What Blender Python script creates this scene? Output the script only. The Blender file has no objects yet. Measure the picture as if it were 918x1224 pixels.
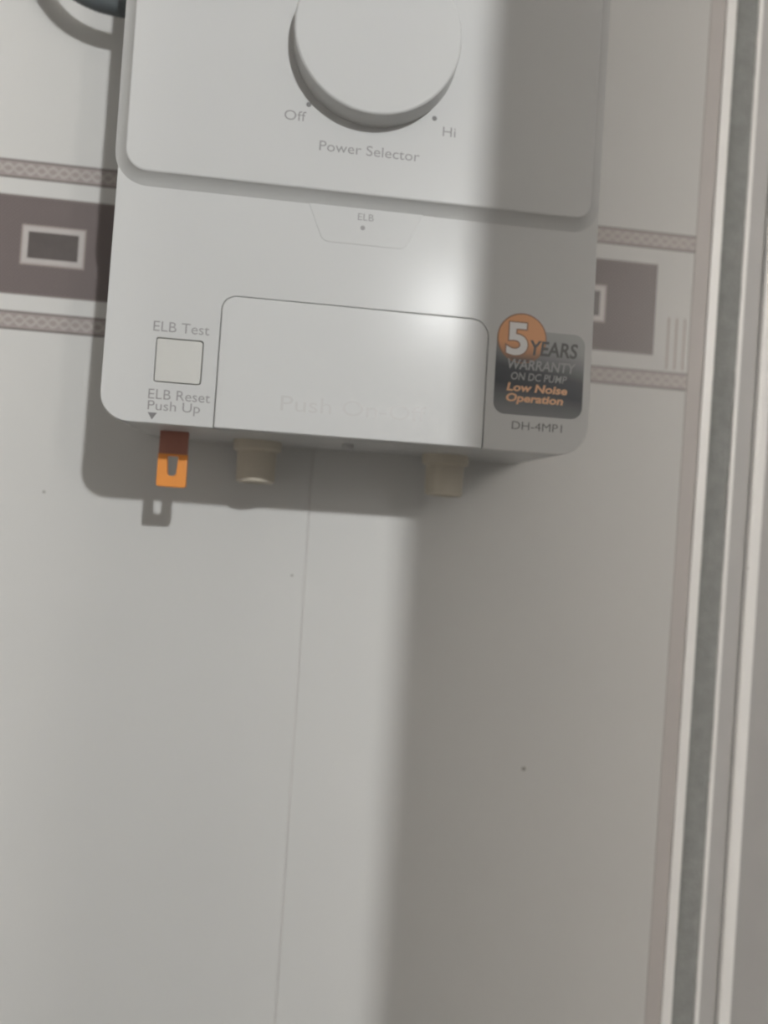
import bpy, bmesh, math, random
from mathutils import Matrix, Vector

random.seed(7)
scene = bpy.context.scene
C = scene.collection

# ------------------------------------------------------------------ camera
R = (Matrix.Rotation(math.radians(-6.5), 3, 'Z') @ Matrix.Rotation(math.radians(1.4), 3, 'X')
     @ Matrix.Rotation(math.radians(-3.7), 3, 'Y'))
cd = bpy.data.cameras.new('camera')
cam = bpy.data.objects.new('camera', cd)
C.objects.link(cam)
cam.matrix_world = Matrix.Translation((0, -0.421, 1.40)) @ (R @ Matrix(((1, 0, 0), (0, 0, -1), (0, 1, 0)))).to_4x4()
cd.sensor_fit = 'VERTICAL'
cd.sensor_height = 36.0
cd.sensor_width = 27.0
cd.lens = 36.0 * 1000 / 1224
cd.clip_start = 0.01
cd.dof.use_dof = True
cd.dof.focus_distance = 0.30
cd.dof.aperture_fstop = 6.5
scene.camera = cam

# ------------------------------------------------------------------ world, exposure
BULB_AT = Vector((0.238, -1.10, 1.845))
BULB_STRENGTH = 4600.0
FILL_PANE_STRENGTH = 28.0
world = bpy.data.worlds.new('world')
scene.world = world
world.use_nodes = True
bgn = world.node_tree.nodes['Background']
bgn.inputs[0].default_value = (0.985, 1.0, 0.995, 1)
bgn.inputs[1].default_value = 0.225
scene.view_settings.view_transform = 'Standard'
scene.view_settings.look = 'None'
scene.view_settings.gamma = 1.0
scene.view_settings.exposure = 0.0
scene.view_settings.use_curve_mapping = False


# ------------------------------------------------------------------ materials
def mat(name, col, rough=0.5, spec=0.5, noise=0.0, nscale=40.0, bump=0.0, bscale=300.0, metal=0.0, coat=0.0):
    m = bpy.data.materials.new(name)
    m.use_nodes = True
    nt = m.node_tree
    b = nt.nodes['Principled BSDF']
    b.inputs['Base Color'].default_value = (*col, 1)
    b.inputs['Roughness'].default_value = rough
    b.inputs['Specular IOR Level'].default_value = spec
    b.inputs['Metallic'].default_value = metal
    b.inputs['Coat Weight'].default_value = coat
    tc = nt.nodes.new('ShaderNodeTexCoord')
    if noise:
        n = nt.nodes.new('ShaderNodeTexNoise')
        n.inputs['Scale'].default_value = nscale
        n.inputs['Detail'].default_value = 4
        nt.links.new(tc.outputs['Object'], n.inputs['Vector'])
        mix = nt.nodes.new('ShaderNodeMix')
        mix.data_type = 'RGBA'
        mix.inputs[6].default_value = (*[c * (1 - noise) for c in col], 1)
        mix.inputs[7].default_value = (*[min(1, c * (1 + noise)) for c in col], 1)
        nt.links.new(n.outputs['Fac'], mix.inputs[0])
        nt.links.new(mix.outputs[2], b.inputs['Base Color'])
    if bump:
        n2 = nt.nodes.new('ShaderNodeTexNoise')
        n2.inputs['Scale'].default_value = bscale
        n2.inputs['Detail'].default_value = 3
        nt.links.new(tc.outputs['Object'], n2.inputs['Vector'])
        bp = nt.nodes.new('ShaderNodeBump')
        bp.inputs['Strength'].default_value = bump
        bp.inputs['Distance'].default_value = 0.001
        nt.links.new(n2.outputs['Fac'], bp.inputs['Height'])
        nt.links.new(bp.outputs[0], b.inputs['Normal'])
    return m


M = {}
M['tile'] = mat('tile_glaze', (0.60, 0.595, 0.58), 0.42, 0.15, noise=0.02, nscale=14)
M['grout'] = mat('grout', (0.58, 0.56, 0.545), 0.9, 0.1, noise=0.05, nscale=200)
M['plaster'] = mat('plaster', (0.72, 0.70, 0.67), 0.9, 0.1, noise=0.03)
M['floor'] = mat('floor_tile', (0.45, 0.43, 0.40), 0.5, noise=0.08)
M['heater'] = mat('heater_plastic', (0.565, 0.565, 0.558), 0.21, 0.05, noise=0.008, nscale=30)
M['panel'] = mat('panel_plastic', (0.585, 0.585, 0.578), 0.20, 0.05, noise=0.008, nscale=30)
M['button'] = mat('button_plastic', (0.555, 0.548, 0.52), 0.4, 0.4, noise=0.01)
M['hatch'] = mat('hatch_plastic', (0.56, 0.56, 0.553), 0.21, 0.05, noise=0.008)
M['print'] = mat('grey_print', (0.20, 0.195, 0.195), 0.6, 0.3)
M['print_light'] = mat('worn_grey_print', (0.30, 0.29, 0.29), 0.6, 0.3, noise=0.15, nscale=400)
M['print_faint'] = mat('faded_print', (0.515, 0.505, 0.495), 0.4, 0.4, noise=0.02, nscale=300)
M['cream'] = mat('cream_plastic', (0.50, 0.455, 0.375), 0.5, noise=0.03)
M['orange'] = mat('orange_plastic', (0.80, 0.29, 0.05), 0.42, noise=0.04, nscale=120)
M['shaded_top'] = mat('shaded_tab_plastic', (0.34, 0.14, 0.10), 0.5, noise=0.05)  # upper end of the reset tab: the heater's shade painted in as darker red
M['dark'] = mat('dark_rubber', (0.07, 0.07, 0.07), 0.6)
M['hose'] = mat('hose_grey', (0.085, 0.098, 0.104), 0.45, noise=0.1, nscale=80)
M['white'] = mat('white_lacquer', (0.92, 0.91, 0.90), 0.4, 0.5, noise=0.03, nscale=60)
M['mauve'] = mat('edge_trim_plastic', (0.50, 0.47, 0.455), 0.55, noise=0.03, nscale=60)
M['pile'] = mat('grey_pile', (0.31, 0.318, 0.31), 1.0, 0.05, noise=0.22, nscale=150, bump=0.6, bscale=900)
M['channel'] = mat('grey_channel', (0.47, 0.465, 0.46), 0.5, noise=0.05, nscale=50)
M['sash'] = mat('grey_sash', (0.42, 0.415, 0.41), 0.5, noise=0.05, nscale=50)
M['door'] = mat('blocker_paint', (0.62, 0.56, 0.50), 0.5, noise=0.04)
M['metal'] = mat('brushed_metal', (0.6, 0.6, 0.6), 0.3, metal=1.0)
M['speck'] = mat('speck', (0.28, 0.27, 0.25), 0.9)
M['white_ink'] = mat('white_ink', (0.72, 0.71, 0.70), 0.4)
M['ink_grey'] = mat('light_grey_ink', (0.34, 0.34, 0.34), 0.4)
M['ink_dark'] = mat('dark_ink', (0.11, 0.11, 0.11), 0.45)
M['ink_brown'] = mat('brown_ink', (0.30, 0.17, 0.11), 0.45)
M['ink_orange'] = mat('pale_orange_ink', (0.74, 0.43, 0.26), 0.45)
M['frame_print'] = mat('pale_frame_print', (0.48, 0.45, 0.435), 0.4, noise=0.05, nscale=300)
M['inner_print'] = mat('dark_centre_print', (0.105, 0.09, 0.086), 0.4, noise=0.25, nscale=120)
M['line_print'] = mat('brown_line_print', (0.22, 0.19, 0.18), 0.4)
M['bar_print'] = mat('brown_bar_print', (0.36, 0.31, 0.29), 0.4)


def nodes_of(m):
    nt = m.node_tree
    return nt, nt.nodes, nt.links, nt.nodes['Principled BSDF']


def math_node(nt, op, a, b=None):
    n = nt.nodes.new('ShaderNodeMath')
    n.operation = op
    for i, v in enumerate((a, b)):
        if v is None:
            continue
        if isinstance(v, (int, float)):
            n.inputs[i].default_value = v
        else:
            nt.links.new(v, n.inputs[i])
    return n.outputs[0]


def block_material():
    m = mat('mauve_weave_print', (0.2, 0.17, 0.165), 0.4, 0.35)
    nt, N, L, b = nodes_of(m)
    tc = N.new('ShaderNodeTexCoord')
    sp = N.new('ShaderNodeSeparateXYZ')
    L.new(tc.outputs['Object'], sp.inputs[0])
    k = 2 * math.pi / 0.0022
    sx = math_node(nt, 'SINE', math_node(nt, 'MULTIPLY', sp.outputs['X'], k))
    sz = math_node(nt, 'SINE', math_node(nt, 'MULTIPLY', sp.outputs['Z'], k * 1.15))
    f = math_node(nt, 'ADD', math_node(nt, 'MULTIPLY', math_node(nt, 'MULTIPLY', sx, sz), 0.5), 0.5)
    mix = N.new('ShaderNodeMix')
    mix.data_type = 'RGBA'
    mix.inputs[6].default_value = (0.120, 0.098, 0.096, 1)
    mix.inputs[7].default_value = (0.215, 0.182, 0.176, 1)
    L.new(f, mix.inputs[0])
    L.new(mix.outputs[2], b.inputs['Base Color'])
    return m


def strip_material():
    """taupe band with a pale interlaced ribbon and dark edge lines (flat print)"""
    m = mat('ribbon_band_print', (0.4, 0.36, 0.34), 0.4, 0.35)
    nt, N, L, b = nodes_of(m)
    tc = N.new('ShaderNodeTexCoord')
    sp = N.new('ShaderNodeSeparateXYZ')
    L.new(tc.outputs['Object'], sp.inputs[0])
    x, z = sp.outputs['X'], sp.outputs['Z']
    k = 2 * math.pi / 0.0105

    def ribbon(ph):
        s = math_node(nt, 'SINE', math_node(nt, 'ADD', math_node(nt, 'MULTIPLY', x, k), ph))
        d = math_node(nt, 'ABSOLUTE', math_node(nt, 'SUBTRACT', z, math_node(nt, 'MULTIPLY', s, 0.0021)))
        return math_node(nt, 'LESS_THAN', d, 0.00075)
    rib = math_node(nt, 'MAXIMUM', ribbon(0.0), ribbon(math.pi))
    mix = N.new('ShaderNodeMix')
    mix.data_type = 'RGBA'
    mix.inputs[6].default_value = (0.335, 0.298, 0.285, 1)
    mix.inputs[7].default_value = (0.45, 0.412, 0.395, 1)
    nz = N.new('ShaderNodeTexNoise')
    nz.inputs['Scale'].default_value = 420
    L.new(tc.outputs['Object'], nz.inputs['Vector'])
    L.new(math_node(nt, 'MULTIPLY', rib, math_node(nt, 'ADD', math_node(nt, 'MULTIPLY', nz.outputs['Fac'], 1.2), 0.2)), mix.inputs[0])
    edge = math_node(nt, 'GREATER_THAN', math_node(nt, 'ABSOLUTE', z), 0.0037)
    mix2 = N.new('ShaderNodeMix')
    mix2.data_type = 'RGBA'
    L.new(mix.outputs[2], mix2.inputs[6])
    mix2.inputs[7].default_value = (0.19, 0.165, 0.158, 1)
    L.new(edge, mix2.inputs[0])
    L.new(mix2.outputs[2], b.inputs['Base Color'])
    return m


def sticker_material():
    """dark plate with silver upper right corner and paler foot (printed gradient)"""
    m = mat('sticker_plate_print', (0.1, 0.1, 0.1), 0.42, 0.4)
    nt, N, L, b = nodes_of(m)
    tc = N.new('ShaderNodeTexCoord')
    sp = N.new('ShaderNodeSeparateXYZ')
    L.new(tc.outputs['Object'], sp.inputs[0])
    r = N.new('ShaderNodeValToRGB')
    e = r.color_ramp.elements
    e[0].position = 0.0
    e[0].color = (0.20, 0.20, 0.205, 1)
    e[1].position = 1.0
    e[1].color = (0.37, 0.375, 0.375, 1)
    for p, c in ((0.16, (0.13, 0.135, 0.14, 1)), (0.30, (0.060, 0.064, 0.072, 1)), (0.50, (0.075, 0.08, 0.088, 1)),
                 (0.66, (0.20, 0.205, 0.21, 1)), (0.84, (0.34, 0.345, 0.345, 1))):
        k = e.new(p)
        k.color = c
    # plate is 36.5 mm high, origin at its lower left; tint rises a little to the right
    v = math_node(nt, 'DIVIDE', sp.outputs['Z'], 0.0365)
    w = math_node(nt, 'MULTIPLY', math_node(nt, 'SUBTRACT', sp.outputs['X'], 0.0195), 4.2)
    L.new(math_node(nt, 'ADD', v, w), r.inputs[0])
    L.new(r.outputs[0], b.inputs['Base Color'])
    return m


def disc_material():
    m = mat('sticker_disc_print', (0.7, 0.33, 0.17), 0.42, 0.4)
    nt, N, L, b = nodes_of(m)
    tc = N.new('ShaderNodeTexCoord')
    sp = N.new('ShaderNodeSeparateXYZ')
    L.new(tc.outputs['Object'], sp.inputs[0])
    r = N.new('ShaderNodeValToRGB')
    e = r.color_ramp.elements
    e[0].position = 0.02
    e[0].color = (0.10, 0.10, 0.11, 1)
    e[1].position = 0.22
    e[1].color = (0.50, 0.27, 0.16, 1)
    k = e.new(0.42)
    k.color = (0.70, 0.36, 0.19, 1)
    v = math_node(nt, 'DIVIDE', math_node(nt, 'ADD', sp.outputs['Z'], 0.0104), 0.0208)
    L.new(v, r.inputs[0])
    L.new(r.outputs[0], b.inputs['Base Color'])
    return m


def emit(name, col, s):
    m = bpy.data.materials.new(name)
    m.use_nodes = True
    nt, N, L, b = nodes_of(m)
    b.inputs['Base Color'].default_value = (*col, 1)
    b.inputs['Emission Color'].default_value = (*col, 1)
    b.inputs['Emission Strength'].default_value = s
    return m


M['block'] = block_material()
M['strip'] = strip_material()
M['plate'] = sticker_material()
M['disc'] = disc_material()
M['frosted'] = emit('glowing_fill_pane', (1.0, 0.955, 0.90), FILL_PANE_STRENGTH)
M['bulb'] = emit('lit_bulb', (0.985, 1.0, 1.0), BULB_STRENGTH)


# ------------------------------------------------------------------ helpers
def link(name, me, m, parent=None, loc=(0, 0, 0), sharp=35):
    if m:
        me.materials.clear()
        me.materials.append(M[m])
    for p in me.polygons:
        p.use_smooth = True
    me.set_sharp_from_angle(angle=math.radians(sharp))
    for p in me.polygons:
        if abs(p.normal.y) > 0.9995:
            p.use_smooth = False
    o = bpy.data.objects.new(name, me)
    C.objects.link(o)
    o.location = loc
    if parent:
        o.parent = parent
    return o


def bm_obj(name, bm, m, parent=None, loc=(0, 0, 0), sharp=35):
    bmesh.ops.recalc_face_normals(bm, faces=bm.faces[:])
    me = bpy.data.meshes.new(name)
    bm.to_mesh(me)
    bm.free()
    return link(name, me, m, parent, loc, sharp)


def tag(o, label=None, cat=None, group=None, kind=None):
    if label:
        o['label'] = label
    if cat:
        o['category'] = cat
    if group:
        o['group'] = group
    if kind:
        o['kind'] = kind
    return o


def empty(name, loc):
    o = bpy.data.objects.new(name, None)
    o.empty_display_size = 0.02
    C.objects.link(o)
    o.location = loc
    return o


def box(x0, x1, y0, y1, z0, z1, bev=0.0, seg=2):
    bm = bmesh.new()
    bmesh.ops.create_cube(bm, size=1)
    bmesh.ops.scale(bm, vec=(x1 - x0, y1 - y0, z1 - z0), verts=bm.verts)
    bmesh.ops.translate(bm, vec=((x0 + x1) / 2, (y0 + y1) / 2, (z0 + z1) / 2), verts=bm.verts)
    if bev:
        bmesh.ops.bevel(bm, geom=bm.edges[:], offset=bev, segments=seg, affect='EDGES', profile=0.5)
    return bm


def round_poly(corners, seg=8):
    """corners: [(x, z, radius)] counter-clockwise seen from the room -> outline points"""
    out = []
    n = len(corners)
    for i in range(n):
        x, z, r = corners[i]
        p = Vector((x, z))
        if r <= 0:
            out.append((x, z))
            continue
        a = (Vector(corners[i - 1][:2]) - p).normalized()
        b = (Vector(corners[(i + 1) % n][:2]) - p).normalized()
        ang = a.angle(b)
        t = r / math.tan(ang / 2)
        c = p + (a + b).normalized() * (r / math.sin(ang / 2))
        s = (p + a * t) - c
        e = (p + b * t) - c
        a0 = math.atan2(s.y, s.x)
        d = math.atan2(e.y, e.x) - a0
        while d > math.pi:
            d -= 2 * math.pi
        while d < -math.pi:
            d += 2 * math.pi
        for k in range(seg + 1):
            q = a0 + d * k / seg
            out.append((c.x + r * math.cos(q), c.y + r * math.sin(q)))
    return out


def area(pts):
    return 0.5 * sum(pts[i - 1][0] * pts[i][1] - pts[i][0] * pts[i - 1][1] for i in range(len(pts)))


def inset(pts, d):
    """move a counter-clockwise outline inward by d (clockwise: outward)"""
    n = len(pts)
    res = []
    for i in range(n):
        p0, p1, p2 = Vector(pts[i - 1]), Vector(pts[i]), Vector(pts[(i + 1) % n])
        e1, e2 = (p1 - p0), (p2 - p1)
        if e1.length < 1e-9 or e2.length < 1e-9:
            res.append(tuple(p1))
            continue
        e1.normalize()
        e2.normalize()
        n1, n2 = Vector((-e1.y, e1.x)), Vector((-e2.y, e2.x))
        m = n1 + n2
        if m.length < 1e-6:
            m = n1
        m.normalize()
        k = max(0.35, m.dot(n1))
        res.append(tuple(p1 + m * (d / k)))
    return res


def prism(outer, yb, yf, bev=0.0, seg=3, holes=(), draft=0.0, ymid=None):
    """solid between depth yb (wall side) and yf (room side, smaller y) with a rounded front rim"""
    bm = bmesh.new()
    if area(outer) < 0:
        outer = outer[::-1]
    loops = [list(outer)]
    for h in holes:
        loops.append(list(h) if area(h) < 0 else list(h)[::-1])
    caps = {0: [], 1: []}
    for li, lp in enumerate(loops):
        layers = [(inset(lp, draft) if li == 0 else lp, yb)]
        if ymid is not None and li == 0:
            layers.append((inset(lp, draft), ymid))
        if bev:
            for k in range(seg + 1):
                a = math.pi / 2 * k / seg
                layers.append((inset(lp, bev * (1 - math.cos(a))), yf + bev * (1 - math.sin(a))))
        else:
            layers.append((lp, yf))
        rings = [[bm.verts.new((x, y, z)) for x, z in pts] for pts, y in layers]
        n = len(lp)
        for r0, r1 in zip(rings, rings[1:]):
            for i in range(n):
                bm.faces.new((r0[i - 1], r0[i], r1[i], r1[i - 1]))
        caps[0].append(rings[0])
        caps[1].append(rings[-1])
    for c in (0, 1):
        if len(caps[c]) == 1:
            f = bm.faces.new(caps[c][0])
            bmesh.ops.triangulate(bm, faces=[f])
        else:
            ed = []
            for r in caps[c]:
                for i in range(len(r)):
                    ed.append(bm.edges.get((r[i - 1], r[i])))
            bmesh.ops.triangle_fill(bm, edges=ed, use_beauty=True)
    return bm


def cyl_z(x, y, prof, n=32):
    """lathe about a vertical axis; prof = [(radius, z)]"""
    bm = bmesh.new()
    rings = [[bm.verts.new((x + r * math.cos(2 * math.pi * i / n), y + r * math.sin(2 * math.pi * i / n), z))
              for i in range(n)] for r, z in prof]
    for a, b in zip(rings, rings[1:]):
        for i in range(n):
            bm.faces.new((a[i - 1], a[i], b[i], b[i - 1]))
    bm.faces.new(rings[0])
    bm.faces.new(rings[-1])
    return bm


def cyl_y(x, z, prof, n=64):
    """lathe about an axis normal to the wall; prof = [(radius, y)]"""
    bm = bmesh.new()
    rings = [[bm.verts.new((x + r * math.cos(2 * math.pi * i / n), y, z + r * math.sin(2 * math.pi * i / n)))
              for i in range(n)] for r, y in prof]
    for a, b in zip(rings, rings[1:]):
        for i in range(n):
            bm.faces.new((a[i - 1], a[i], b[i], b[i - 1]))
    bm.faces.new(rings[0])
    bm.faces.new(rings[-1])
    return bm


def tube(pts, rad, n=16, rib=0.0, close=False):
    bm = bmesh.new()
    P = [Vector(p) for p in pts]
    rings = []
    up = Vector((0, -1, 0))
    for i, p in enumerate(P):
        t = (P[min(i + 1, len(P) - 1)] - P[max(i - 1, 0)]).normalized()
        s = t.cross(up)
        if s.length < 1e-4:
            s = t.cross(Vector((1, 0, 0)))
        s.normalize()
        u = s.cross(t)
        r = rad * (1 + (rib if i % 2 else -rib))
        rings.append([bm.verts.new(p + (s * math.cos(2 * math.pi * k / n) + u * math.sin(2 * math.pi * k / n)) * r)
                      for k in range(n)])
    for a, b in zip(rings, rings[1:]):
        for k in range(n):
            bm.faces.new((a[k - 1], a[k], b[k], b[k - 1]))
    bm.faces.new(rings[0])
    bm.faces.new(rings[-1])
    return bm


def spline(ctrl, step=12):
    P = [Vector(c) for c in ctrl]
    P = [P[0] * 2 - P[1]] + P + [P[-1] * 2 - P[-2]]
    out = []
    for i in range(1, len(P) - 2):
        for k in range(step):
            t = k / step
            p0, p1, p2, p3 = P[i - 1:i + 3]
            out.append(0.5 * ((2 * p1) + (p2 - p0) * t + (2 * p0 - 5 * p1 + 4 * p2 - p3) * t * t
                              + (3 * p1 - p0 - 3 * p2 + p3) * t ** 3))
    out.append(P[-2])
    return out


def cap_height():
    cu = bpy.data.curves.new('cap', 'FONT')
    cu.body = 'H'
    tmp = bpy.data.objects.new('cap', cu)
    C.objects.link(tmp)
    dg = bpy.context.evaluated_depsgraph_get()
    dg.update()
    me = bpy.data.meshes.new_from_object(tmp.evaluated_get(dg))
    h = max(v.co.y for v in me.vertices)
    bpy.data.objects.remove(tmp)
    bpy.data.curves.remove(cu)
    bpy.data.meshes.remove(me)
    return h


CAP = cap_height()
print('CAP', CAP)


def text(name, body, x0, x1, zb, cap, y, m, parent, bold=0.0, shear=0.0, thick=0.00006, spacing=1.0):
    """printed lettering: spans x0..x1, baseline zb, capital height cap, on the plane at depth y facing the room"""
    cu = bpy.data.curves.new(name, 'FONT')
    cu.body = body
    cu.size = 1.0
    cu.offset = bold
    cu.shear = shear
    cu.space_character = spacing
    cu.resolution_u = 4
    tmp = bpy.data.objects.new(name + '_tmp', cu)
    C.objects.link(tmp)
    dg = bpy.context.evaluated_depsgraph_get()
    dg.update()
    me = bpy.data.meshes.new_from_object(tmp.evaluated_get(dg))
    bpy.data.objects.remove(tmp)
    bpy.data.curves.remove(cu)
    xs = [v.co.x for v in me.vertices]
    a, b = min(xs) + bold, max(xs) - bold
    sx = (x1 - x0) / (b - a)
    sz = cap / CAP
    bm = bmesh.new()
    bm.from_mesh(me)
    for v in bm.verts:
        v.co = Vector((x0 + (v.co.x - a) * sx, -thick, v.co.y * sz))
    if thick:
        ext = bmesh.ops.extrude_face_region(bm, geom=bm.faces[:])
        for g in ext['geom']:
            if isinstance(g, bmesh.types.BMVert):
                g.co.y = 0.0
    bmesh.ops.translate(bm, vec=(0, y, zb), verts=bm.verts)
    bpy.data.meshes.remove(me)
    return bm_obj(name, bm, m, parent)


# ------------------------------------------------------------------ the room shell
XL, TILT = -0.93, 0.0100
def tx(x, z):
    return x + TILT * (z - 1.47)

wall = bm_obj('wall_back', box(XL, 2.00, 0.0004, 0.10, 0.0, 2.40), 'grout')
tag(wall, 'tiled bathroom wall in pale glazed tiles with a brown printed border', kind='structure')

JX, TW = 0.0102, 0.2648
cols = []
k = -4
while JX + k * TW < 0.20:
    cols.append((max(JX + k * TW, XL + 0.002), min(JX + (k + 1) * TW, 0.214), k))
    k += 1
rows = [0.0, 0.1615, 0.492, 0.8225, 1.153, 1.4859, 1.5686, 1.901, 2.2315, 2.40]
G = 0.0003
tile_mesh = {}
border = []
for (a, b, kc) in cols:
    dz = -0.0006 if kc >= 0 else 0.0006
    rws = [z + (dz if 1.4 < z < 1.6 else 0.0) for z in rows]
    for ri, (z0, z1) in enumerate(zip(rws, rws[1:])):
        is_b = ri == 5
        w, h = b - a, z1 - z0
        key = (round(w, 4), round(h, 4))
        nm = 'border_tile' if is_b else 'tile'
        if key not in tile_mesh:
            hw, hh = w / 2 - G, h / 2 - 0.00005
            bm = prism([(-hw, -hh), (hw, -hh), (hw, hh), (-hw, hh)], 0.006, 0.0, 0.0003, 2)
            o = bm_obj(nm, bm, 'tile', wall, ((a + b) / 2, 0, (z0 + z1) / 2))
            tile_mesh[key] = o.data
        else:
            o = bpy.data.objects.new(nm, tile_mesh[key])
            C.objects.link(o)
            o.parent = wall
            o.location = ((a + b) / 2, 0, (z0 + z1) / 2)
        if is_b:
            border.append((o, a, b, dz))


def print_slab(name, x0, x1, z0, z1, m, parent_tile, lift=0.00012):
    cx, cz = (x0 + x1) / 2, (z0 + z1) / 2
    bm = box(-(x1 - x0) / 2, (x1 - x0) / 2, -lift, 0.0002, -(z1 - z0) / 2, (z1 - z0) / 2)
    o = bm_obj(name, bm, m, parent_tile)
    o.location = Vector((cx, 0, cz)) - parent_tile.location
    return o


for (o, a, b, dz) in border:
    lo, hi = a + 0.0008, b - 0.0008
    print_slab('ribbon_band', lo, hi, 1.5595 + dz, 1.5687 + dz, 'strip', o)
    print_slab('ribbon_band', lo, hi, 1.4858 + dz, 1.4950 + dz, 'strip', o)
    cx = a + TW / 2 if b - a < TW - 0.01 and b > 0.1 else b - TW / 2
    x0, x1 = max(lo, cx - 0.0425), min(hi, cx + 0.0425)
    if x1 > x0:
        print_slab('woven_block', x0, x1, 1.5030 + dz, 1.5515 + dz, 'block', o)
        for za, zb in ((1.5507, 1.5515), (1.5030, 1.5038)):
            print_slab('block_outline', x0, x1, za + dz, zb + dz, 'line_print', o, 0.00018)
        if cx - 0.015 > lo:
            fz0, fz1 = 1.5187 + dz, 1.5367 + dz
            print_slab('pale_frame_line', cx - 0.0154, cx + 0.0154, fz0 - 0.0011, fz1 + 0.0011, 'line_print', o, 0.00018)
            print_slab('pale_frame', cx - 0.0150, cx + 0.0150, fz0 - 0.0007, fz1 + 0.0007, 'bar_print', o, 0.00024)
            print_slab('pale_frame', cx - 0.0143, cx + 0.0143, fz0, fz1, 'frame_print', o, 0.0003)
            print_slab('dark_centre', cx - 0.0118, cx + 0.0118, fz0 + 0.0025, fz1 - 0.0025, 'inner_print', o, 0.00036)
    for q in range(10):
        xb = cx + 0.0503 + q * 0.00445
        if lo < xb < hi - 0.001:
            print_slab('thin_bar', xb - 0.0005, xb + 0.0005, 1.4965 + dz, 1.5238 + dz, 'bar_print', o)

# small specks of dirt on the tiles
for (sx, sz, r) in ((0.1286, 1.2835, 0.0011), (0.0038, 1.3756, 0.0006), (-0.118, 1.409, 0.0007)):
    sp = bm_obj('dirt_speck', cyl_y(sx, sz, [(r, 0.0003), (r, -0.0001)], 12), 'speck', wall)

floor = bm_obj('floor', box(XL, 2.00, -2.4, 0.10, -0.06, 0.0), 'floor')
tag(floor, 'plain bathroom floor below the heater', kind='structure')
ceil = bm_obj('ceiling', box(XL, 2.00, -2.4, 0.10, 2.40, 2.46), 'plaster')
tag(ceil, 'plain painted ceiling', kind='structure')
wl = bm_obj('wall_left', box(XL - 0.1, XL, -2.2, 0.10, 0.0, 2.40), 'plaster')
tag(wl, 'plain painted side wall', kind='structure')


# ------------------------------------------------------------------ white door frame at the right edge
def profile(pts, m, name, parent, z0=0.0, z1=2.40, sharp=40):
    """extrude an (x, y) profile upwards, leaning with the frame"""
    bm = bmesh.new()
    r = [[bm.verts.new((tx(x, z), y, z)) for x, y in pts] for z in (z0, z1)]
    n = len(pts)
    for i in range(n):
        bm.faces.new((r[0][i - 1], r[0][i], r[1][i], r[1][i - 1]))
    for q in (0, 1):
        f = bm.faces.new(r[q])
        bmesh.ops.triangulate(bm, faces=[f])
    return bm_obj(name, bm, m, parent, sharp=sharp)


def bead(x0, x1, yb, yt, round_=0.8):
    """rounded bead profile"""
    c, w = (x0 + x1) / 2, (x1 - x0) / 2
    pts = [(x0, yb)]
    for i in range(13):
        a = math.pi - math.pi * i / 12
        ca, sa = math.cos(a), math.sin(a)
        ex = 2.0 / (2.0 + round_)
        px = math.copysign(abs(ca) ** ex, ca)
        pz = abs(sa) ** ex
        pts.append((c + w * px, yb * 0.35 + (yt - yb * 0.35) * pz))
    pts.append((x1, yb))
    return pts


jamb = empty('door_1', (0, 0, 0))
tag(jamb, 'white door frame with a grey pile seal at the right edge', kind='structure')
def flat_bar(x0, x1, yt, bev=0.0006):
    return [(x0, 0.004), (x0, yt + bev), (x0 + bev * 0.3, yt + bev * 0.3), (x0 + bev, yt), (x1 - bev, yt), (x1 - bev * 0.3, yt + bev * 0.3), (x1, yt + bev), (x1, 0.004)]


profile(flat_bar(0.2044, 0.2135, -0.0003, 0.0002), 'mauve', 'edge_trim', jamb)
profile(flat_bar(0.2127, 0.2185, -0.0014, 0.0007), 'white', 'outer_lip', jamb)
profile(flat_bar(0.2180, 0.2310, 0.0008, 0.0002), 'channel', 'seal_groove', jamb)
profile(flat_bar(0.2306, 0.2336, -0.0014, 0.0009), 'white', 'inner_lip', jamb)
profile([(0.2330, 0.004), (0.2330, -0.0010), (0.2380, -0.0002), (0.2439, 0.0004), (0.2439, 0.004)], 'channel', 'channel', jamb)
profile([(0.2434, 0.004), (0.2434, -0.0014), (0.2438, -0.0020), (0.2445, -0.0023), (0.2470, -0.0021), (0.2505, -0.0010), (0.2530, 0.0), (0.2530, 0.004)], 'white', 'sash_bead', jamb)
profile(flat_bar(0.2500, 0.43, -0.0008, 0.0004), 'sash', 'sash_face', jamb)
# grey pile seal with ragged edges
bm = bmesh.new()
NZ, NX = 700, 8
grid = []
ja = jb = 0.0
for i in range(NZ + 1):
    z = 2.40 * i / NZ
    ja = ja * 0.93 + random.uniform(-1, 1) * 0.00022
    jb = jb * 0.93 + random.uniform(-1, 1) * 0.00030
    l = 0.2184 + ja + random.uniform(-1, 1) * 0.00012
    r = 0.2310 + jb + random.uniform(-1, 1) * 0.00015
    row = []
    for j in range(NX + 1):
        t = j / NX
        y = -0.0008 - 0.0010 * (math.sin(math.pi * t) ** 0.5) - random.uniform(0, 0.0003)
        if j in (0, NX):
            y = -0.0010
        row.append(bm.verts.new((tx(l + (r - l) * t, z), y, z)))
    grid.append(row)
for a, b in zip(grid, grid[1:]):
    for j in range(NX):
        bm.faces.new((a[j], a[j + 1], b[j + 1], b[j]))
pile = bm_obj('pile_seal', bm, 'pile', jamb, sharp=80)
sp = bm_obj('dirt_speck', cyl_y(0.2440, 1.3935, [(0.0009, -0.001), (0.0009, -0.0022)], 12), 'speck', jamb)

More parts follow.
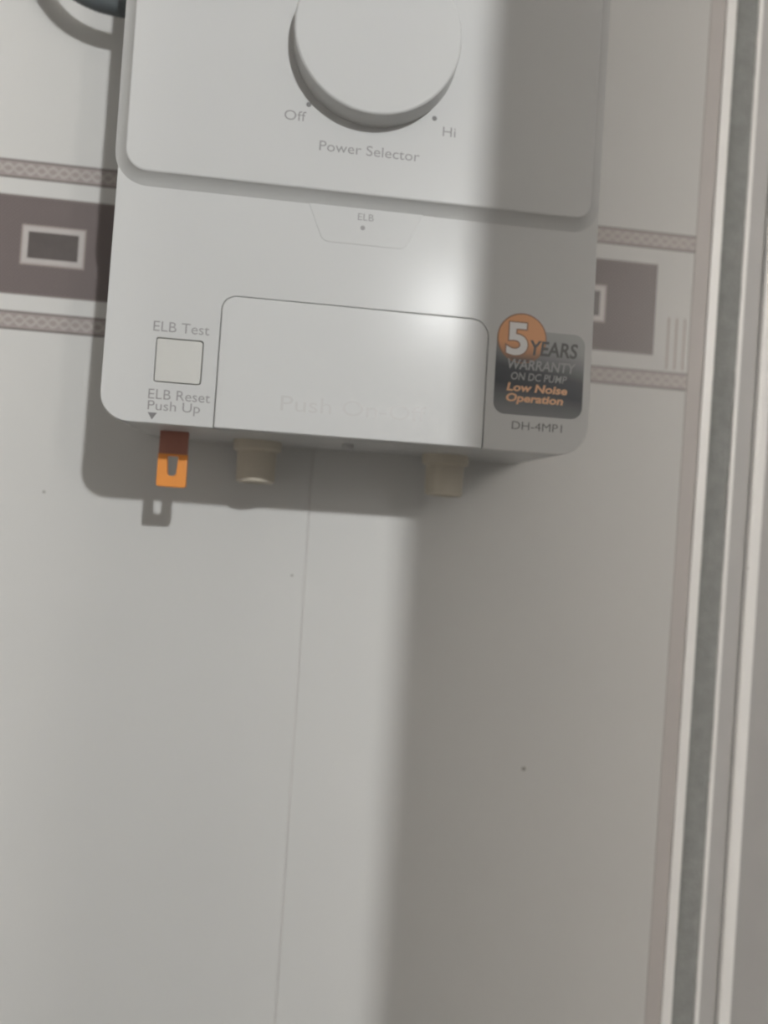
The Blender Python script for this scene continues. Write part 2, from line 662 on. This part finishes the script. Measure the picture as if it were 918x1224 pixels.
# added blocker shaped as a door leaf; its free edge shades the wall's right half
leaf = empty('light_blocker', (0.1395, -0.50, 0.0))
leaf.rotation_euler = (0, 0, math.radians(-45))
tag(leaf, 'added light blocker shaped as a door leaf, behind the viewer on the right', kind='structure')
bm_obj('blocker_panel', box(0.0, 0.45, 0.0, 0.036, 0.01, 2.06, 0.002), 'door', leaf)
hp = bm_obj('handle', tube([(0.055, 0.0, 1.0), (0.055, -0.045, 1.0), (0.07, -0.052, 1.0), (0.17, -0.052, 1.0)], 0.009, 14), 'metal', leaf)
bm_obj('handle_plate', box(0.035, 0.075, -0.004, 0.0, 0.93, 1.09, 0.001), 'metal', leaf)

# far wall holding an added glowing pane, framed as a window, for soft warm fill
wf = bm_obj('wall_front', box(0.42, 2.00, -2.40, -2.32, 0.0, 2.40), 'plaster')
tag(wf, 'plain painted wall behind the viewer with an added glowing pane', kind='structure')
win = empty('added_fill_pane', (1.20, -2.32, 2.08))
tag(win, 'added glowing fill pane framed as a window, high in the wall behind the viewer', kind='structure')
bm_obj('pane', box(-0.25, 0.25, 0.004, 0.010, -0.28, 0.28), 'frosted', win)
for (a, b, c, d) in ((-0.29, 0.29, 0.28, 0.315), (-0.29, 0.29, -0.315, -0.28), (-0.29, -0.25, -0.28, 0.28), (0.25, 0.29, -0.28, 0.28)):
    bm_obj('fill_pane_frame', box(a, b, 0.0, 0.03, c, d, 0.002), 'white', win)

# ------------------------------------------------------------------ the water heater
F = -0.075                    # depth of the front face
X0, X1 = -0.0782, 0.1250
ZB, ZT = 1.4380, 1.8100
heater = empty('water_heater', (0.0234, 0.0, ZB))
tag(heater, 'white wall-mounted electric shower heater with a round power knob', 'water heater')
def hk(o):
    """keep world placement under the heater's empty"""
    o.location = o.location - heater.location
    return o

OUT = round_poly([(X0, ZB, 0.0115), (X1, ZB, 0.0130), (X1, ZT, 0.0130), (X0, ZT, 0.0115)], 10)
hk(bm_obj('body', prism(OUT, 0.0002, F + 0.0032, 0.0, holes=(), draft=0.0015), 'heater', heater))
# front shell with a bay for the push panel and a window for the test button
PX0, PX1, PZ = -0.0328, 0.0793, 1.4930
shell = round_poly([(X0, ZB, 0.0115), (PX0, ZB, 0.0), (PX0, PZ, 0.0062), (PX1, PZ, 0.0078), (PX1, ZB, 0.0),
                    (X1, ZB, 0.0130), (X1, 1.566, 0.0), (X0, 1.566, 0.0)], 8)
bx0, bx1, bz0, bz1 = -0.0578, -0.0389, 1.4549, 1.4731
bhole = round_poly([(bx0, bz0, 0.0012), (bx1, bz0, 0.0012), (bx1, bz1, 0.0014), (bx0, bz1, 0.0008)], 4)
hatch_c = [(0.0065, 1.5195, 0.004), (0.0412, 1.5195, 0.004), (0.0502, 1.5400, 0.0), (-0.0023, 1.5400, 0.0)]
hhole = round_poly(hatch_c, 5)
hk(bm_obj('front_shell', prism(shell, F + 0.0034, F, 0.00035, 2, holes=(bhole,)), 'heater', heater, sharp=50))
g = 0.00032
panel_out = round_poly([(PX0 + g, ZB + 0.0001, 0.0004), (PX1 - g, ZB + 0.0001, 0.0004), (PX1 - g, PZ - g * 0.8, 0.0074), (PX0 + g, PZ - g * 0.8, 0.0058)], 8)
panel = hk(bm_obj('push_panel', prism(panel_out, F + 0.0033, F - 0.0003, 0.0005, 3), 'panel', heater, sharp=50))
g = 0.00034
btn = hk(bm_obj('test_button', prism(round_poly([(bx0 + g, bz0 + g, 0.0009), (bx1 - g, bz0 + g, 0.0009), (bx1 - g, bz1 - g, 0.0011), (bx0 + g, bz1 - g, 0.0006)], 4),
                                F + 0.0033, F + 0.0001, 0.0003, 2), 'button', heater))
hatch = hk(bm_obj('indicator_window', prism(hhole, F + 0.0006, F - 0.00018, 0.00015, 1), 'hatch', heater))

# raised upper cover
CX0, CX1, CZ = -0.0750, 0.1200, 1.5392
FC = F - 0.0025
def cs(x):
    return x * 1.0163
def cz(z):
    return 1.4 + (z - 1.4) * 1.0163
cov = round_poly([(CX0, CZ, 0.0090), (CX1, CZ, 0.0070), (CX1, ZT - 0.006, 0.010), (CX0, ZT - 0.006, 0.010)], 10)
cover = hk(bm_obj('upper_cover', prism(cov, F + 0.0060, FC, 0.0010, 4, draft=-0.0046, ymid=F + 0.0019), 'heater', heater, sharp=50))

# power knob: low drum with a slightly domed face and a grip ridge across the upper part
KX, KZ, KR = 0.0234, 1.6023, 0.0342
kp = [(KR + 0.0004, FC + 0.0006), (KR + 0.0002, FC - 0.0015), (KR, FC - 0.0096)]
for i in range(1, 7):
    a = math.pi / 2 * i / 6
    kp.append((KR - 0.0012 * (1 - math.cos(a)), FC - 0.0096 - 0.0012 * math.sin(a)))
kp += [(0.024, FC - 0.01095), (0.012, FC - 0.0110), (0.002, FC - 0.0110)]
knob = hk(bm_obj('power_knob', cyl_y(KX, KZ, kp, 96), 'heater', heater, sharp=50))
bm = box(KX - 0.0009, KX + 0.0009, FC - 0.0115, FC - 0.0100, KZ + 0.022, KZ + 0.031, 0.0003)
o = bm_obj('pointer_mark', bm, 'print', knob)
o.location = Vector((0, 0, 0))

# printed dots and lettering (all flat print on the shell)
def mark(name, x, z, r, y, m, parent, n=20):
    return bm_obj(name, cyl_y(x, z, [(r, y + 0.0001), (r, y - 0.00006)], n), m, parent)

# lettering hangs on the part it is printed on; those parts carry the heater offset already
for (x, z) in ((-0.0029, 1.5713), (0.0489, 1.5719)):
    mark('scale_dot', cs(x), cz(z), 0.00105, FC, 'print', cover)
text('lettering', 'Off', cs(-0.0124), cs(-0.0036), cz(1.5642), 0.0040, FC, 'print_light', cover)
text('lettering', 'Hi', cs(0.0527), cs(0.0581), cz(1.5650), 0.0040, FC, 'print_light', cover)
text('lettering', 'Power Selector', cs(0.0025), cs(0.0437), cz(1.5532), 0.0041, FC, 'print_light', cover)
text('lettering', 'ELB', 0.0206, 0.0273, 1.5300, 0.0029, F - 0.00018, 'print_light', hatch)
mark('indicator_lamp', 0.0229, 1.5268, 0.0010, F - 0.00018, 'print_light', hatch)
shell_o = [o for o in heater.children if o.name.startswith('front_shell')][0]
text('lettering', 'ELB Test', -0.0593, -0.0369, 1.4756, 0.0041, F, 'print_light', shell_o)
text('lettering', 'ELB Reset', -0.0593, -0.0347, 1.4479, 0.0040, F, 'print_light', shell_o)
text('lettering', 'Push Up', -0.0592, -0.0384, 1.4434, 0.0038, F, 'print_light', shell_o)
tri = [(-0.0590, 1.4423), (-0.0572, 1.4394), (-0.0553, 1.4423)]
bm_obj('arrow_mark', prism(tri, F + 0.0001, F - 0.00006), 'print', shell_o)
text('lettering', 'Push On-Off', -0.0062, 0.0545, 1.4473, 0.0062, F - 0.0003, 'print_faint', panel)
text('lettering', 'DH-4MP1', 0.0914, 0.1134, 1.4473, 0.0034, F, 'print', shell_o)

# warranty sticker: rounded plate with a round tab rising at its upper left
SX0, SX1, SZ0, SZ1 = 0.0829, 0.1217, 1.4535, 1.4900
DCX, DCZ, DR = 0.0938, 1.4864, 0.0103
YS = F - 0.00012
stk = hk(bm_obj('warranty_sticker', prism(round_poly([(0, 0, 0.0050), (SX1 - SX0, 0, 0.0050), (SX1 - SX0, SZ1 - SZ0, 0.0048), (0.0, SZ1 - SZ0, 0.0030)], 8),
                                    0.0001, -0.00012), 'plate', heater, (SX0, F, SZ0)))
tag(stk, 'dark and orange five year warranty sticker')


def st(o):
    o.location = o.location - Vector((SX0, F, SZ0))
    return o


cir = [(DR * math.cos(2 * math.pi * i / 48), DR * math.sin(2 * math.pi * i / 48)) for i in range(48)]
rim = [(x * 1.05, z * 1.05) for x, z in cir]
st(bm_obj('disc_rim', prism(rim, 0.0002, -0.00004), 'ink_brown', stk, (DCX, YS, DCZ)))
st(bm_obj('orange_disc', prism(cir, 0.0002, -0.00009), 'disc', stk, (DCX, YS, DCZ)))
y1, y2 = YS - 0.00010, YS - 0.00017
st(text('lettering', '5', 0.0876, 0.0958, 1.4795, 0.0130, y1, 'ink_brown', stk, bold=0.050))
st(text('lettering', '5', 0.0876, 0.0958, 1.4795, 0.0130, y2, 'white_ink', stk, bold=0.024))
st(text('lettering', 'YEARS', 0.0976, 0.1184, 1.4797, 0.0060, y1, 'ink_dark', stk, bold=0.022, shear=0.12))
st(text('lettering', 'WARRANTY', 0.0882, 0.1180, 1.4731, 0.0041, y1, 'ink_grey', stk, bold=0.016, shear=0.15))
st(text('lettering', 'ON DC PUMP', 0.0899, 0.1143, 1.4685, 0.0031, y1, 'ink_grey', stk, bold=0.010, shear=0.15))
st(text('lettering', 'Low Noise', 0.0884, 0.1146, 1.4637, 0.0032, y1, 'ink_orange', stk, bold=0.034, shear=0.15))
st(text('lettering', 'Operation', 0.0884, 0.1130, 1.4592, 0.0032, y1, 'ink_orange', stk, bold=0.034, shear=0.15))

# the lower front leans back slightly towards its top: shear everything that sits on it
LEAN = math.tan(math.radians(1.5))
bpy.context.view_layer.update()
def lean(o):
    wz = o.matrix_world.translation.z
    for v in o.data.vertices:
        v.co.y += LEAN * (v.co.z + wz - 1.4654)
    for c in o.children:
        lean(c)
for o in (shell_o, panel, btn, hatch, stk):
    lean(o)

# orange reset tab with a slot, hanging below the body
TX0, TX1, TZ0, TY = -0.0586, -0.0458, 1.4139, -0.0435
cxm = (TX0 + TX1) / 2
tabo = round_poly([(TX0, TZ0, 0.0012), (TX1, TZ0, 0.0012), (TX1, 1.4285, 0.0), (TX0, 1.4285, 0.0)], 4)
slot = round_poly([(cxm - 0.0018, TZ0 + 0.0050, 0.0014), (cxm + 0.0018, TZ0 + 0.0050, 0.0014), (cxm + 0.0024, TZ0 + 0.0137, 0.0006), (cxm - 0.0024, TZ0 + 0.0137, 0.0006)], 4)
rt = hk(bm_obj('reset_tab', prism(tabo, TY + 0.0015, TY - 0.0015, 0.0004, 2, holes=(slot,)), 'orange', heater))
tag(rt, 'orange plastic reset tab with a slot')
bm_obj('shaded_top', box(TX0 + 0.0002, TX1 - 0.0002, TY - 0.0013, TY + 0.0013, 1.4283, ZB + 0.004, 0.0003), 'shaded_top', rt)

# two cream pipe inlets and a drain screw on the underside
for cx in (-0.0165, 0.0733):
    fit = hk(bm_obj('pipe_inlet', cyl_z(cx, -0.024, [(0.0112, ZB + 0.003), (0.0112, ZB - 0.0030), (0.0108, ZB - 0.0036), (0.0092, ZB - 0.0042),
                                                  (0.0090, ZB - 0.0178), (0.0082, ZB - 0.0186), (0.0058, ZB - 0.0186), (0.0055, ZB - 0.0120)], 40), 'cream', heater, sharp=40))
    tag(fit, 'cream plastic pipe inlet')
hk(bm_obj('drain_screw', cyl_z(0.0245, -0.046, [(0.0026, ZB + 0.002), (0.0026, ZB - 0.0014), (0.0020, ZB - 0.0020)], 24), 'sash', heater))

# ------------------------------------------------------------------ dark hose looping into the heater's left side
ctrl = [(-0.1250, -0.018, 2.395), (-0.1300, -0.018, 2.05), (-0.1370, -0.018, 1.80), (-0.1400, -0.018, 1.72), (-0.1375, -0.021, 1.685), (-0.1335, -0.0225, 1.6670),
        (-0.1265, -0.0225, 1.6535), (-0.1175, -0.0225, 1.6440), (-0.1055, -0.0225, 1.6385), (-0.0920, -0.0225, 1.6368), (-0.0760, -0.0225, 1.6375)]
hose = bm_obj('hose', tube(spline(ctrl, 14), 0.0042, 16, rib=0.03), 'hose')
tag(hose, 'dark grey flexible hose curving into the left side of the heater', 'hose')

# ------------------------------------------------------------------ pendant bulb that lights the room
pend = empty('pendant_lamp', (BULB_AT.x, BULB_AT.y, 2.40))
tag(pend, 'small bare lit bulb hanging on a cord from the ceiling', 'lamp')
bl = BULB_AT - pend.location
bm = bmesh.new()
bmesh.ops.create_uvsphere(bm, u_segments=24, v_segments=16, radius=0.0125)
bm_obj('bulb', bm, 'bulb', pend, bl)
bm_obj('socket', cyl_z(0, 0, [(0.012, bl.z + 0.014), (0.015, bl.z + 0.018), (0.015, bl.z + 0.05), (0.006, bl.z + 0.058)], 24), 'dark', pend)
bm_obj('cord', cyl_z(0, 0, [(0.003, bl.z + 0.055), (0.003, -0.012)], 10), 'dark', pend)
bm_obj('ceiling_rose', cyl_z(0, 0, [(0.03, -0.014), (0.038, 0.0)], 24), 'white', pend)
